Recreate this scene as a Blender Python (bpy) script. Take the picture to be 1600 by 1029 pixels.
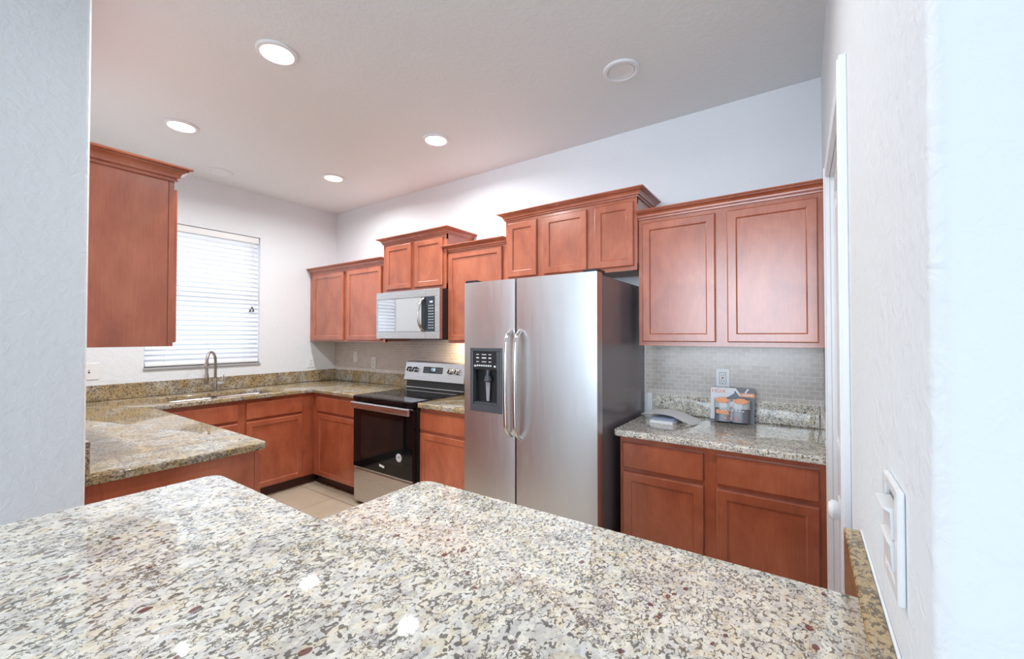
import bpy, bmesh, math, random
from mathutils import Vector, Matrix
random.seed(7)
S = bpy.context.scene
for o in list(bpy.data.objects): bpy.data.objects.remove(o)
COL = S.collection
R = math.radians

# ------------------------------------------------------------ camera
cam_d = bpy.data.cameras.new('camera'); cam = bpy.data.objects.new('camera', cam_d); COL.objects.link(cam)
cam_d.sensor_width = 36.0; cam_d.lens = 654.46 * 36.0 / 1600.0
cam_d.clip_start = 0.02; cam_d.clip_end = 100
cam.location = (0, 0, 1.385); cam.rotation_euler = (R(90.8415), 0, R(34.8))
S.camera = cam
# ------------------------------------------------------------ sky, lights, exposure
W = bpy.data.worlds.new('sky'); S.world = W; W.use_nodes = True
wn = W.node_tree.nodes; wl = W.node_tree.links; wn.clear()
bg = wn.new('ShaderNodeBackground'); wo = wn.new('ShaderNodeOutputWorld')
bg.inputs[0].default_value = (0.62, 0.80, 1.0, 1); bg.inputs[1].default_value = 0.72
wl.new(bg.outputs[0], wo.inputs[0])
S.view_settings.view_transform = 'Standard'; S.view_settings.look = 'None'
S.view_settings.exposure = 0.74; S.view_settings.gamma = 1.0; S.view_settings.use_curve_mapping = False
LAMP_W = 9.0            # each ceiling downlight
LAMP_COL = (0.95, 0.985, 1.0)
def area_light(name, loc, rot, size, power, col, shape='DISK', size_y=None, spread=180):
    d = bpy.data.lights.new(name, 'AREA'); d.shape = shape; d.size = size; d.energy = power; d.color = col
    if size_y: d.size_y = size_y
    d.spread = R(spread)
    o = bpy.data.objects.new(name, d); COL.objects.link(o); o.location = loc; o.rotation_euler = rot
    return o
# added fill light far behind the camera for assumed daylight; no window there
area_light('added_rear_fill_light', (-0.4, -12.0, 2.2), (R(90), 0, 0), 7.0, 640.0, (0.76, 0.88, 1.0), 'RECTANGLE', 4.0)
# daylight outside the kitchen window
area_light('kitchen_window_daylight', (-5.3, 1.53, 1.85), (0, R(-90), 0), 1.9, 17.0, (1.0, 0.985, 0.96), 'RECTANGLE', 2.0)

# ------------------------------------------------------------ plan (metres)
YB, XA, XR, HC = 2.80, -4.415, 0.091, 2.785      # back wall, window wall, right wall, ceiling
CT, CTH = 0.888, 0.034                           # worktop height, thickness
BS = 1.008                                       # top of granite upstand
UB, UT = 1.325, 2.063                            # wall cabinets bottom, top
UF, BF = 2.495, 2.19                             # face planes of wall / base cabinets on the back wall
AF = -3.805                                      # face plane of base cabinets on the window wall
YS, XS = 0.352, -2.030                           # left dividing wall: kitchen face, end
BART = 1.040                                     # bar top

# ------------------------------------------------------------ mesh helpers
def box(bm, x0, x1, y0, y1, z0, z1, bev=0.0, seg=2):
    x0, x1 = sorted((x0, x1)); y0, y1 = sorted((y0, y1)); z0, z1 = sorted((z0, z1))
    t = bmesh.new()
    v = [t.verts.new((x, y, z)) for x in (x0, x1) for y in (y0, y1) for z in (z0, z1)]
    for f in ((0,1,3,2),(4,6,7,5),(0,4,5,1),(2,3,7,6),(0,2,6,4),(1,5,7,3)):
        t.faces.new([v[i] for i in f])
    if bev > 0:
        bmesh.ops.bevel(t, geom=list(t.edges), offset=min(bev, .49*min(x1-x0, y1-y0, z1-z0)), segments=seg, affect='EDGES', profile=0.5)
    join(bm, t); return bm
def join(bm, t, mat=None):
    m = bpy.data.meshes.new('tmp')
    if mat is not None: t.transform(mat)
    bmesh.ops.recalc_face_normals(t, faces=list(t.faces))
    t.to_mesh(m); t.free(); bm.from_mesh(m); bpy.data.meshes.remove(m)
def frame_of(d):
    d = d.normalized(); a = Vector((0,0,1)) if abs(d.z) < .9 else Vector((1,0,0))
    u = d.cross(a).normalized(); return u, d.cross(u).normalized()
def tube(bm, pts, r, n=14, flat=1.0, up=None):
    """round bar through pts; r a number or a list; flat squashes one axis"""
    pts = [Vector(p) for p in pts]; t = bmesh.new(); rings = []
    pu = None
    for i, p in enumerate(pts):
        d = (pts[min(i+1, len(pts)-1)] - pts[max(i-1, 0)]).normalized()
        if pu is None:
            u = Vector(up) if up else frame_of(d)[0]
        else: u = pu
        u = (u - d * u.dot(d)).normalized(); pu = u; w = d.cross(u)
        rr = r[i] if isinstance(r, (list, tuple)) else r
        rings.append([t.verts.new(p + u*rr*math.cos(2*math.pi*k/n) + w*rr*flat*math.sin(2*math.pi*k/n)) for k in range(n)])
    for a, b in zip(rings, rings[1:]):
        for k in range(n): t.faces.new((a[k], a[(k+1)%n], b[(k+1)%n], b[k]))
    t.faces.new(rings[0][::-1]); t.faces.new(rings[-1])
    join(bm, t); return bm
def lathe(bm, prof, center, axis='Z', n=40, closed=False):
    """prof: list of (radius, height) turned about the axis"""
    t = bmesh.new(); rings = []
    for r, h in prof:
        if r < 1e-6: rings.append([t.verts.new((0, 0, h))])
        else: rings.append([t.verts.new((r*math.cos(2*math.pi*k/n), r*math.sin(2*math.pi*k/n), h)) for k in range(n)])
    prs = list(zip(rings, rings[1:]))
    if closed: prs.append((rings[-1], rings[0]))
    for a, b in prs:
        for k in range(n):
            k2 = (k+1) % n
            if len(a) == 1 and len(b) == 1: continue
            if len(a) == 1: t.faces.new((a[0], b[k2], b[k]))
            elif len(b) == 1: t.faces.new((a[k], a[k2], b[0]))
            else: t.faces.new((a[k], a[k2], b[k2], b[k]))
    if axis == 'X': rot = Matrix.Rotation(R(90), 4, 'Y')
    elif axis == '-Y': rot = Matrix.Rotation(R(90), 4, 'X')
    elif axis == '-X': rot = Matrix.Rotation(R(-90), 4, 'Y')
    else: rot = Matrix.Identity(4)
    join(bm, t, Matrix.Translation(center) @ rot); return bm
def prism(bm, poly, z0, z1, M=None, bev=0.0):
    """outline (x,y) extruded from z0 to z1, then moved by M"""
    t = bmesh.new()
    a = [t.verts.new((x, y, z0)) for x, y in poly]; b = [t.verts.new((x, y, z1)) for x, y in poly]
    n = len(poly); t.faces.new(a[::-1]); t.faces.new(b)
    for k in range(n): t.faces.new((a[k], a[(k+1)%n], b[(k+1)%n], b[k]))
    if bev:
        es = [e for e in t.edges if abs(e.verts[0].co.z - e.verts[1].co.z) < 1e-7]
        bmesh.ops.bevel(t, geom=es, offset=bev, segments=2, affect='EDGES')
    join(bm, t, M); return bm
def sweep(bm, path, prof, z):
    """closed profile (out, up) swept with mitred corners along a plan polyline; outside is to the right of travel"""
    P = [Vector((x, y)) for x, y in path]; t = bmesh.new(); rings = []
    ds = [(b-a).normalized() for a, b in zip(P, P[1:])]
    ns = [Vector((d.y, -d.x)) for d in ds]
    for i, p in enumerate(P):
        if i == 0: m = ns[0]
        elif i == len(P)-1: m = ns[-1]
        else:
            m = (ns[i-1] + ns[i]) / (1 + ns[i-1].dot(ns[i]))
        rings.append([t.verts.new((p.x + m.x*o, p.y + m.y*o, z + h)) for o, h in prof])
    n = len(prof)
    for a, b in zip(rings, rings[1:]):
        for k in range(n): t.faces.new((a[k], a[(k+1)%n], b[(k+1)%n], b[k]))
    t.faces.new(rings[0]); t.faces.new(rings[-1][::-1])
    join(bm, t); return bm
def slab(name, outline, holes, z_top, thick, ease=0.007):
    """stone slab from a plan outline with holes and eased edges"""
    c = bpy.data.curves.new(name, 'CURVE'); c.dimensions = '2D'; c.fill_mode = 'BOTH'
    c.extrude = thick/2 - ease; c.bevel_depth = ease; c.bevel_resolution = 3; c.offset = -ease
    for ring in [outline] + holes:
        s = c.splines.new('POLY'); s.points.add(len(ring)-1); s.use_cyclic_u = True
        for p, q in zip(s.points, ring): p.co = (q[0], q[1], 0, 1)
    o = bpy.data.objects.new('tmp_slab', c); COL.objects.link(o)
    bpy.context.view_layer.update()
    me = bpy.data.meshes.new_from_object(o.evaluated_get(bpy.context.evaluated_depsgraph_get()))
    bpy.data.objects.remove(o); bpy.data.curves.remove(c)
    bm = bmesh.new(); bm.from_mesh(me); bpy.data.meshes.remove(me)
    bmesh.ops.remove_doubles(bm, verts=list(bm.verts), dist=1e-5)
    bmesh.ops.translate(bm, verts=list(bm.verts), vec=(0, 0, z_top - thick/2))
    return bm
def round_poly(pts, n=8):
    """pts: (x, y, radius) polygon with rounded corners"""
    out = []
    N = len(pts)
    for i, (x, y, r) in enumerate(pts):
        p = Vector((x, y)); a = Vector(pts[i-1][:2]); b = Vector(pts[(i+1) % N][:2])
        if r <= 0: out.append((x, y)); continue
        u = (a-p).normalized(); v = (b-p).normalized()
        ang = math.acos(max(-1, min(1, u.dot(v)))); L = r/math.tan(ang/2)
        c = p + (u+v).normalized() * (r/math.sin(ang/2))
        s = p + u*L; e = p + v*L
        a0 = math.atan2(s.y-c.y, s.x-c.x); a1 = math.atan2(e.y-c.y, e.x-c.x)
        da = (a1-a0+math.pi) % (2*math.pi) - math.pi
        for k in range(n+1):
            t = a0 + da*k/n; out.append((c.x + r*math.cos(t), c.y + r*math.sin(t)))
    return out
BASE = {}
def thing(name, label, cat, loc, group=None):
    o = bpy.data.objects.new(name, None); o.empty_display_size = .05; COL.objects.link(o)
    o.location = loc; BASE[o] = Vector(loc); o['label'] = label; o['category'] = cat
    if group: o['group'] = group
    return o
def obj(name, bm, m, parent=None, smooth=False, base=None, label=None):
    b = BASE[parent] if parent is not None else Vector(base or (0, 0, 0))
    if b.length: bmesh.ops.translate(bm, verts=list(bm.verts), vec=-b)
    me = bpy.data.meshes.new(name); bm.to_mesh(me); bm.free()
    if m is not None: me.materials.append(m)
    if smooth:
        for p in me.polygons: p.use_smooth = True
        try: me.set_sharp_from_angle(angle=R(35))
        except Exception: pass
    o = bpy.data.objects.new(name, me); COL.objects.link(o); BASE[o] = b
    if parent is not None: o.parent = parent
    else: o.location = b
    if label: o['label'] = label
    return o
def tag(o, label, cat, group=None, kind=None):
    o['label'] = label; o['category'] = cat
    if group: o['group'] = group
    if kind: o['kind'] = kind
    return o
def struct(name, bm, m, parent=None, label=None, smooth=False):
    o = obj(name, bm, m, parent, smooth)
    if parent is None: o['kind'] = 'structure'
    if label: o['label'] = label
    return o
def B(): return bmesh.new()
def bx(*a, **k): return box(B(), *a, **k)

# ------------------------------------------------------------ materials
def mat(name, col=(.8,.8,.8), rough=.5, metal=0.0, **kw):
    m = bpy.data.materials.new(name); m.use_nodes = True
    p = m.node_tree.nodes['Principled BSDF']
    p.inputs['Base Color'].default_value = (*col, 1); p.inputs['Roughness'].default_value = rough; p.inputs['Metallic'].default_value = metal
    for k, v in kw.items():
        p.inputs[k].default_value = v
    return m
class G:
    def __init__(s, m): s.m = m; s.n = m.node_tree.nodes; s.l = m.node_tree.links; s.p = s.n['Principled BSDF']
    def new(s, t, **kw):
        x = s.n.new(t)
        for k, v in kw.items():
            if k in x.inputs.keys() if isinstance(k, str) else False: x.inputs[k].default_value = v
            else: setattr(x, k, v)
        return x
    def link(s, a, b): s.l.new(a, b)
    def coord(s, scale=(1,1,1)):
        tc = s.n.new('ShaderNodeTexCoord'); mp = s.n.new('ShaderNodeMapping'); mp.inputs['Scale'].default_value = scale
        s.link(tc.outputs['Object'], mp.inputs[0]); return mp.outputs[0]
    def world(s):
        return s.n.new('ShaderNodeNewGeometry').outputs['Position']
    def noise(s, vec, scale, detail=2, rough=.5, dist=0):
        x = s.n.new('ShaderNodeTexNoise'); x.inputs['Scale'].default_value = scale; x.inputs['Detail'].default_value = detail
        x.inputs['Roughness'].default_value = rough; x.inputs['Distortion'].default_value = dist
        s.link(vec, x.inputs['Vector']); return x
    def ramp(s, fac, stops, interp='LINEAR'):
        x = s.n.new('ShaderNodeValToRGB'); x.color_ramp.interpolation = interp
        e = x.color_ramp.elements
        while len(e) < len(stops): e.new(0.5)
        for el, (p, c) in zip(e, stops): el.position = p; el.color = (*c, 1) if len(c) == 3 else c
        s.link(fac, x.inputs[0]); return x.outputs[0]
    def mix(s, fac, a, b, mode='MIX'):
        x = s.n.new('ShaderNodeMix'); x.data_type = 'RGBA'; x.blend_type = mode
        if isinstance(fac, (int, float)): x.inputs[0].default_value = fac
        else: s.link(fac, x.inputs[0])
        for i, v in ((6, a), (7, b)):
            if isinstance(v, tuple): x.inputs[i].default_value = (*v, 1)
            else: s.link(v, x.inputs[i])
        return x.outputs[2]
    def math(s, op, a, b=None, clamp=False):
        x = s.n.new('ShaderNodeMath'); x.operation = op; x.use_clamp = clamp
        for i, v in enumerate((a, b)):
            if v is None: continue
            if isinstance(v, (int, float)): x.inputs[i].default_value = v
            else: s.link(v, x.inputs[i])
        return x.outputs[0]
    def bump(s, h, strength, dist=.01):
        x = s.n.new('ShaderNodeBump'); x.inputs['Strength'].default_value = strength; x.inputs['Distance'].default_value = dist
        s.link(h, x.inputs['Height']); s.link(x.outputs[0], s.p.inputs['Normal']); return x

def plaster(name, col, scale, strength, dist):
    m = mat(name, col, .65); g = G(m); p = g.world()
    n1 = g.noise(p, scale, 3, .55, .6); n2 = g.noise(p, scale*.35, 2)
    r = g.ramp(n1.outputs[0], [(.42, (0,0,0)), (.62, (1,1,1))])
    h = g.math('ADD', r, n2.outputs[0]); g.bump(h, strength, dist); return m
M_wall = plaster('painted_orange_peel_plaster', (.825, .85, .88), 30, .2, .005)
M_ceil = plaster('knockdown_ceiling_plaster', (.84, .875, .885), 38, .2, .004)
M_white = mat('white_gloss_paint', (.85, .86, .88), .28)
M_plastic = mat('white_plastic', (.86, .86, .86), .3)
M_dark_slot = mat('dark_slot', (.03, .03, .03), .6)

def wood(name, c_dark, c_mid, c_light, rough=.3, seed=0.0):
    m = mat(name, c_mid, rough); g = G(m); p = g.coord()
    oi = g.n.new('ShaderNodeObjectInfo')
    va = g.n.new('ShaderNodeVectorMath'); va.operation = 'ADD'; g.link(p, va.inputs[0])
    sc = g.n.new('ShaderNodeVectorMath'); sc.operation = 'SCALE'; g.link(oi.outputs['Random'], sc.inputs[3]); sc.inputs[0].default_value = (13, 7, 5)
    g.link(sc.outputs[0], va.inputs[1]); p = va.outputs[0]
    mp = g.n.new('ShaderNodeMapping'); mp.inputs['Scale'].default_value = (34, 34, 2.2); g.link(p, mp.inputs[0])
    grain = g.noise(mp.outputs[0], 5, 4, .6, .4)
    mp2 = g.n.new('ShaderNodeMapping'); mp2.inputs['Scale'].default_value = (1, 1, .6); g.link(p, mp2.inputs[0])
    blot = g.noise(mp2.outputs[0], 7, 3, .55, .5)
    f = g.math('ADD', g.math('MULTIPLY', grain.outputs[0], .3), g.math('MULTIPLY', blot.outputs[0], .7))
    c = g.ramp(f, [(.30, c_dark), (.5, c_mid), (.72, c_light)])
    g.link(c, g.p.inputs['Base Color'])
    g.p.inputs['Coat Weight'].default_value = .85; g.p.inputs['Coat Roughness'].default_value = .2; g.p.inputs['Coat IOR'].default_value = 1.5
    return m
M_wood = wood('cherry_stained_maple', (.315, .072, .032), (.43, .110, .049), (.54, .165, .078))
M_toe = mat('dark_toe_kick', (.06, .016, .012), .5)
M_cabin = mat('cabinet_underside_laminate', (.55, .42, .30), .5)

def granite(name, gold_lamp_tint, lum=1.0, wisp=1.0):
    m = mat(name, (.7,.66,.58), .035); g = G(m); P = g.world()
    rm = g.n.new('ShaderNodeMapping'); rm.inputs['Rotation'].default_value = (0.0, 0.0, R(33)); rm.inputs['Scale'].default_value = (1.4, 1.0, 1.25); g.link(P, rm.inputs[0])
    p0 = rm.outputs[0]
    wn_ = g.noise(p0, 30, 2)
    ws = g.n.new('ShaderNodeVectorMath'); ws.operation = 'SCALE'; ws.inputs[3].default_value = .018; g.link(wn_.outputs['Color'], ws.inputs[0])
    wa = g.n.new('ShaderNodeVectorMath'); wa.operation = 'ADD'; g.link(p0, wa.inputs[0]); g.link(ws.outputs[0], wa.inputs[1]); p = wa.outputs[0]
    v = g.n.new('ShaderNodeTexVoronoi'); v.inputs['Scale'].default_value = 74; g.link(p, v.inputs['Vector'])
    sep = g.n.new('ShaderNodeSeparateColor'); g.link(v.outputs['Color'], sep.inputs[0])
    cream = g.ramp(sep.outputs[0], [(0, (.60,.565,.49)), (.25, (.54,.53,.515)), (.45, (.64,.62,.57)), (.66, (.55,.49,.385)), (.74, (.60,.58,.53)), (.95, (.44,.43,.425))])
    tint = g.noise(P, 7, 3); tf = g.ramp(tint.outputs[0], [(.30, (0,0,0)), (.58, (1,1,1))])
    c = g.mix(g.math('MULTIPLY', tf, gold_lamp_tint), cream, (.50, .355, .165))  # slight gold of the stone, and at high values warm lamplight in its colour
    pt = g.noise(p0, 15, 4, .65, .6); pr = g.ramp(pt.outputs[0], [(.34, (.74,.73,.74)), (.50, (1,1,1)), (.60, (1,1,1)), (.74, (.93,.83,.68))])
    c = g.mix(.9, c, pr, 'MULTIPLY')
    c = g.mix(1.0, c, (lum, lum, lum*.985), 'MULTIPLY')
    fine = g.noise(p, 150, 3); ff = g.ramp(fine.outputs[0], [(.32, (.72,.70,.68)), (.52, (1,1,1))])
    c = g.mix(.7, c, ff, 'MULTIPLY')
    # short dark wisps between the flakes, two sizes
    e = g.n.new('ShaderNodeTexVoronoi'); e.feature = 'DISTANCE_TO_EDGE'; e.inputs['Scale'].default_value = 74; g.link(p, e.inputs['Vector'])
    brk = g.noise(p0, 95, 2, .5, .5)
    wid = g.ramp(brk.outputs[0], [(.50, (0,0,0)), (.66, (.19*wisp,)*3)])
    dk = g.math('LESS_THAN', e.outputs['Distance'], wid)
    rn = g.noise(p0, 95, 2, .5, .8)
    rd = g.math('ABSOLUTE', g.math('SUBTRACT', rn.outputs[0], .5))
    cl = g.noise(P, 18, 2); cm = g.ramp(cl.outputs[0], [(.43, (0,0,0)), (.70, (.042*wisp,)*3)])
    dk2 = g.math('LESS_THAN', rd, cm)
    dall = g.math('MULTIPLY', g.math('MAXIMUM', dk, dk2), .78)
    dcol = g.ramp(sep.outputs[1], [(0, (.022,.018,.016)), (.5, (.055,.048,.044)), (.85, (.12,.075,.04))])
    c = g.mix(dall, c, dcol)
    # garnet spots
    u = g.n.new('ShaderNodeTexVoronoi'); u.inputs['Scale'].default_value = 26; g.link(p, u.inputs['Vector'])
    us = g.n.new('ShaderNodeSeparateColor'); g.link(u.outputs['Color'], us.inputs[0])
    sp = g.math('MULTIPLY', g.math('LESS_THAN', u.outputs['Distance'], .19), g.math('GREATER_THAN', us.outputs[0], .78))
    c = g.mix(g.math('MULTIPLY', sp, .85), c, (.14, .025, .025))
    g.link(c, g.p.inputs['Base Color'])
    return m
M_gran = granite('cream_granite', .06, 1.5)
M_gran_lamplit = granite('lamp_warmed_granite', .9, .95, 1.55)  # same stone as the cream one, warm lamplight put into its colour

def steel(name, col=(.62,.62,.63), rough=.27, scale=(220, 220, 1.5)):
    m = mat(name, col, rough, 1.0); g = G(m); p = g.coord(scale)
    n = g.noise(p, 3, 2); r = g.ramp(n.outputs[0], [(.3, (rough-.04,)*3), (.7, (rough+.07,)*3)])
    g.link(r, g.p.inputs['Roughness']); return m
M_steel = steel('brushed_stainless_steel', rough=.33)
M_steelh = steel('brushed_steel_across', rough=.28, scale=(1.5, 220, 220))
M_chrome = mat('polished_steel', (.72,.71,.70), .14, 1.0)
M_nickel = mat('brushed_nickel', (.52,.49,.46), .2, 1.0)
M_fside = mat('fridge_side_grey_enamel', (.19,.172,.19), .16)
M_black = mat('black_glass', (.006,.006,.007), .03, 0, **{'Specular IOR Level': .4})
M_blackp = mat('black_plastic', (.02,.02,.022), .3)
M_greyp = mat('charcoal_plastic', (.07,.075,.085), .3)
M_disp = mat('dark_display', (.03,.04,.055), .08)
M_print = mat('pale_print', (.75,.78,.80), .5)
M_mwglass = mat('microwave_window_glass', (.70,.72,.74), .03, 1.0)

# floor tiles
M_floor = mat('beige_floor_tile', (.6,.5,.38), .32); g = G(M_floor)
mp = g.n.new('ShaderNodeMapping'); g.link(g.world(), mp.inputs[0]); mp.inputs['Location'].default_value = (3.305+4.57, -2.08+4.57, 0)
br = g.n.new('ShaderNodeTexBrick'); br.offset = 0; br.inputs['Scale'].default_value = 1
br.inputs['Brick Width'].default_value = .457; br.inputs['Row Height'].default_value = .457; br.inputs['Mortar Size'].default_value = .003; br.inputs['Mortar Smooth'].default_value = .1
br.inputs['Color1'].default_value = (.53,.43,.315,1); br.inputs['Color2'].default_value = (.57,.47,.35,1); br.inputs['Mortar'].default_value = (.24,.17,.11,1)
g.link(mp.outputs[0], br.inputs['Vector'])
nz = g.noise(g.world(), 5, 4); c = g.mix(.5, br.outputs[0], g.ramp(nz.outputs[0], [(.3, (.78,.76,.74)), (.7, (1,1,1))]), 'MULTIPLY')
g.link(c, g.p.inputs['Base Color']); g.bump(g.math('SUBTRACT', 1.0, br.outputs['Fac']), .4, .003)

# brick-bond mosaic
M_tile = mat('beige_brick_mosaic', (.55,.5,.45), .22); g = G(M_tile)
sx = g.n.new('ShaderNodeSeparateXYZ'); g.link(g.world(), sx.inputs[0]); cx = g.n.new('ShaderNodeCombineXYZ')
g.link(g.math('ADD', sx.outputs[0], 10.0), cx.inputs[0]); g.link(g.math('ADD', sx.outputs[2], .003), cx.inputs[1])
br = g.n.new('ShaderNodeTexBrick'); br.offset = .5; br.inputs['Scale'].default_value = 1
br.inputs['Brick Width'].default_value = .050; br.inputs['Row Height'].default_value = .0253; br.inputs['Mortar Size'].default_value = .0016; br.inputs['Mortar Smooth'].default_value = .15; br.inputs['Bias'].default_value = 0
br.inputs['Color1'].default_value = (.56,.50,.45,1); br.inputs['Color2'].default_value = (.64,.585,.545,1); br.inputs['Mortar'].default_value = (.80,.78,.75,1)
g.link(cx.outputs[0], br.inputs['Vector']); g.link(br.outputs[0], g.p.inputs['Base Color'])
g.bump(g.math('SUBTRACT', 1.0, br.outputs['Fac']), .35, .002)

# blinds: let daylight through
M_slat = mat('white_blind_slat', (.88,.90,.92), .4); g = G(M_slat)
tr = g.n.new('ShaderNodeBsdfTranslucent'); tr.inputs[0].default_value = (.92,.95,1,1)
mx = g.n.new('ShaderNodeMixShader'); mx.inputs[0].default_value = .36
g.link(g.p.outputs[0], mx.inputs[1]); g.link(tr.outputs[0], mx.inputs[2])
g.link(mx.outputs[0], g.n['Material Output'].inputs[0])
M_glass = mat('window_glass', (1,1,1), 0.0); g = G(M_glass)
tr = g.n.new('ShaderNodeBsdfTransparent'); gl = g.n.new('ShaderNodeBsdfGlossy'); gl.inputs['Roughness'].default_value = .02
mx = g.n.new('ShaderNodeMixShader'); mx.inputs[0].default_value = .08
g.link(tr.outputs[0], mx.inputs[1]); g.link(gl.outputs[0], mx.inputs[2]); g.link(mx.outputs[0], g.n['Material Output'].inputs[0])
def emit(name, col, strength):
    m = bpy.data.materials.new(name); m.use_nodes = True; n = m.node_tree.nodes; n.clear()
    e = n.new('ShaderNodeEmission'); e.inputs[0].default_value = (*col, 1); e.inputs[1].default_value = strength
    o = n.new('ShaderNodeOutputMaterial'); m.node_tree.links.new(e.outputs[0], o.inputs[0]); return m
M_lens = emit('lit_lens', (1.0, .97, .90), 6.0)
M_led = emit('cooktop_lamp_glow', (1.0, .78, .5), 2.5)
M_caulk = mat('white_caulk', (.86,.88,.9), .4)
M_sill = mat('grey_marble_sill', (.42,.41,.42), .25)
M_paper = mat('white_paper', (.90,.91,.93), .55)
M_bluep = mat('blue_grey_print', (.30,.34,.48), .5)
M_orange = mat('orange_plastic', (.80,.26,.06), .35)
M_card = mat('grey_printed_card', (.16,.16,.19), .45)
M_cardw = mat('white_printed_card', (.76,.77,.80), .45)
M_clear = mat('clear_blister_plastic', (.72,.74,.76), .12, 0, **{'Transmission Weight': .35, 'IOR': 1.3})
M_dgrey = mat('dark_grey_tub', (.17,.165,.19), .25)
M_hdx = mat('orange_print', (.75,.22,.06), .5)
M_red = mat('red_button', (.45,.05,.03), .4)

# ------------------------------------------------------------ room shell
struct('floor', bx(-4.7, 3.2, -4.4, 3.1, -.06, 0), M_floor)
struct('ceiling', bx(-4.7, 3.2, -3.2, 3.1, HC, HC+.08), M_ceil)
struct('wall_back', bx(-4.62, XR+.2, YB, YB+.14, 0, HC), M_wall)
WY0, WY1, WZ0, WZ1 = 1.094, 1.977, 1.121, 2.353
b = B()
box(b, XA-.2, XA, YS-.6, WY0, 0, HC); box(b, XA-.2, XA, WY1, YB, 0, HC)
box(b, XA-.2, XA, WY0, WY1, 0, WZ0); box(b, XA-.2, XA, WY0, WY1, WZ1, HC)
struct('wall_left', b, M_wall)
struct('wall_divider', bx(XA, XS, -1.2, YS, 0, HC, bev=.012, seg=3), M_wall)
# right wall with pantry doorway and a rounded end
DY0, DY1, DZ = 1.330, 2.040, 2.005
rr = .018; yf = .497
pl = [(XR, DY0)] + [(XR+rr-rr*math.cos(R(a)), yf+rr-rr*math.sin(R(a))) for a in range(0, 91, 10)] + [(1.6, yf), (1.6, DY0)]
b = prism(B(), pl, 0, HC)
box(b, XR, XR+.14, DY1, YB, 0, HC); box(b, XR, XR+.14, DY0, DY1, DZ, HC)
struct('wall_right', b, M_wall, smooth=True)
struct('wall_light_block', bx(.62, .74, -3.2, yf-.001, 0, HC), M_wall)  # unseen wall, added to keep daylight off the end of the right wall
# low wall that carries the bar
struct('wall_bar', bx(-1.02, .6, .285, .395, 0, BART-.034), M_wall)

# window: frame, sashes, glass
b = B(); xw = XA-.12
for y0, y1, z0, z1 in ((WY0, WY0+.05, WZ0, WZ1), (WY1-.05, WY1, WZ0, WZ1), (WY0, WY1, WZ0, WZ0+.05), (WY0, WY1, WZ1-.05, WZ1)):
    box(b, xw-.05, xw+.02, y0, y1, z0, z1, .004)
w1 = struct('window_1', b, M_white)
b = B(); box(b, xw-.03, xw+.03, WY0+.05, WY1-.05, 1.735, 1.79, .004)
struct('meeting_rail', b, M_white, w1)
for z0, z1 in ((WZ0+.05, 1.735), (1.79, WZ1-.05)):
    struct('pane', bx(xw-.012, xw-.006, WY0+.05, WY1-.05, z0, z1), M_glass, w1)
struct('window_sill', bx(XA-.12, XA+.012, WY0-.005, WY1+.01, WZ0-.022, WZ0, .004), M_sill, w1, 'grey marble window sill')

# blind
t = thing('window_blind', 'white horizontal slat blind lowered over the window above the sink', 'blind', (XA, 1.535, WZ0))
obj('headrail', bx(XA-.055, XA-.012, WY0+.006, WY1-.006, WZ1-.062, WZ1-.004, .004), M_plastic, t)
NS = 27; zt, zb = WZ1-.082, WZ0+.045
for i in range(NS):
    z = zt + (zb-zt)*i/(NS-1)
    ang = R(61 + random.uniform(-2, 2)); dy = random.uniform(-.002, .002)
    s = B(); n = 6; w = .056
    # gently crowned slat section in (x, z)
    top = []
    for k in range(n+1):
        u = (k/n - .5)*w; h = .0035*(1-(2*u/w)**2)
        top.append((u, h))
    sec = [(u, h+.0012) for u, h in top] + [(u, h-.0012) for u, h in reversed(top)]
    rot = []
    for u, h in sec:   # room edge turned down
        rot.append((u*math.cos(ang) + h*math.sin(ang), -u*math.sin(ang) + h*math.cos(ang)))
    Mx = Matrix(((1,0,0,XA-.030),(0,0,1,0),(0,1,0,z),(0,0,0,1)))
    prism(s, rot, WY0+.008+dy, WY1-.008+dy, Mx)
    obj('slat', s, M_slat, t, smooth=True)
obj('bottom_rail', bx(XA-.052, XA-.008, WY0+.008, WY1-.008, WZ0+.006, WZ0+.026, .004), M_plastic, t)
for y in (1.23, 1.535, 1.85):
    s = B(); tube(s, [(XA-.010, y, WZ1-.06), (XA-.010, y, WZ0+.02)], .0011, 6); obj('ladder_cord', s, M_plastic, t)
s = B(); tube(s, [(XA-.004, 1.905, WZ1-.05), (XA-.001, 1.905, 1.66)], .0015, 6); tube(s, [(XA-.004, 1.92, WZ1-.05), (XA-.001, 1.915, 1.64)], .0015, 6)
cd = obj('pull_cord', s, M_plastic, t)
for y, z in ((1.905, 1.655), (1.917, 1.632), (1.888, 1.628)):
    obj('tassel', lathe(B(), [(0,.016),(.005,.014),(.009,-.012),(0,-.014)], (XA+.002, y, z), n=12), M_greyp, cd, True)

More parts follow.
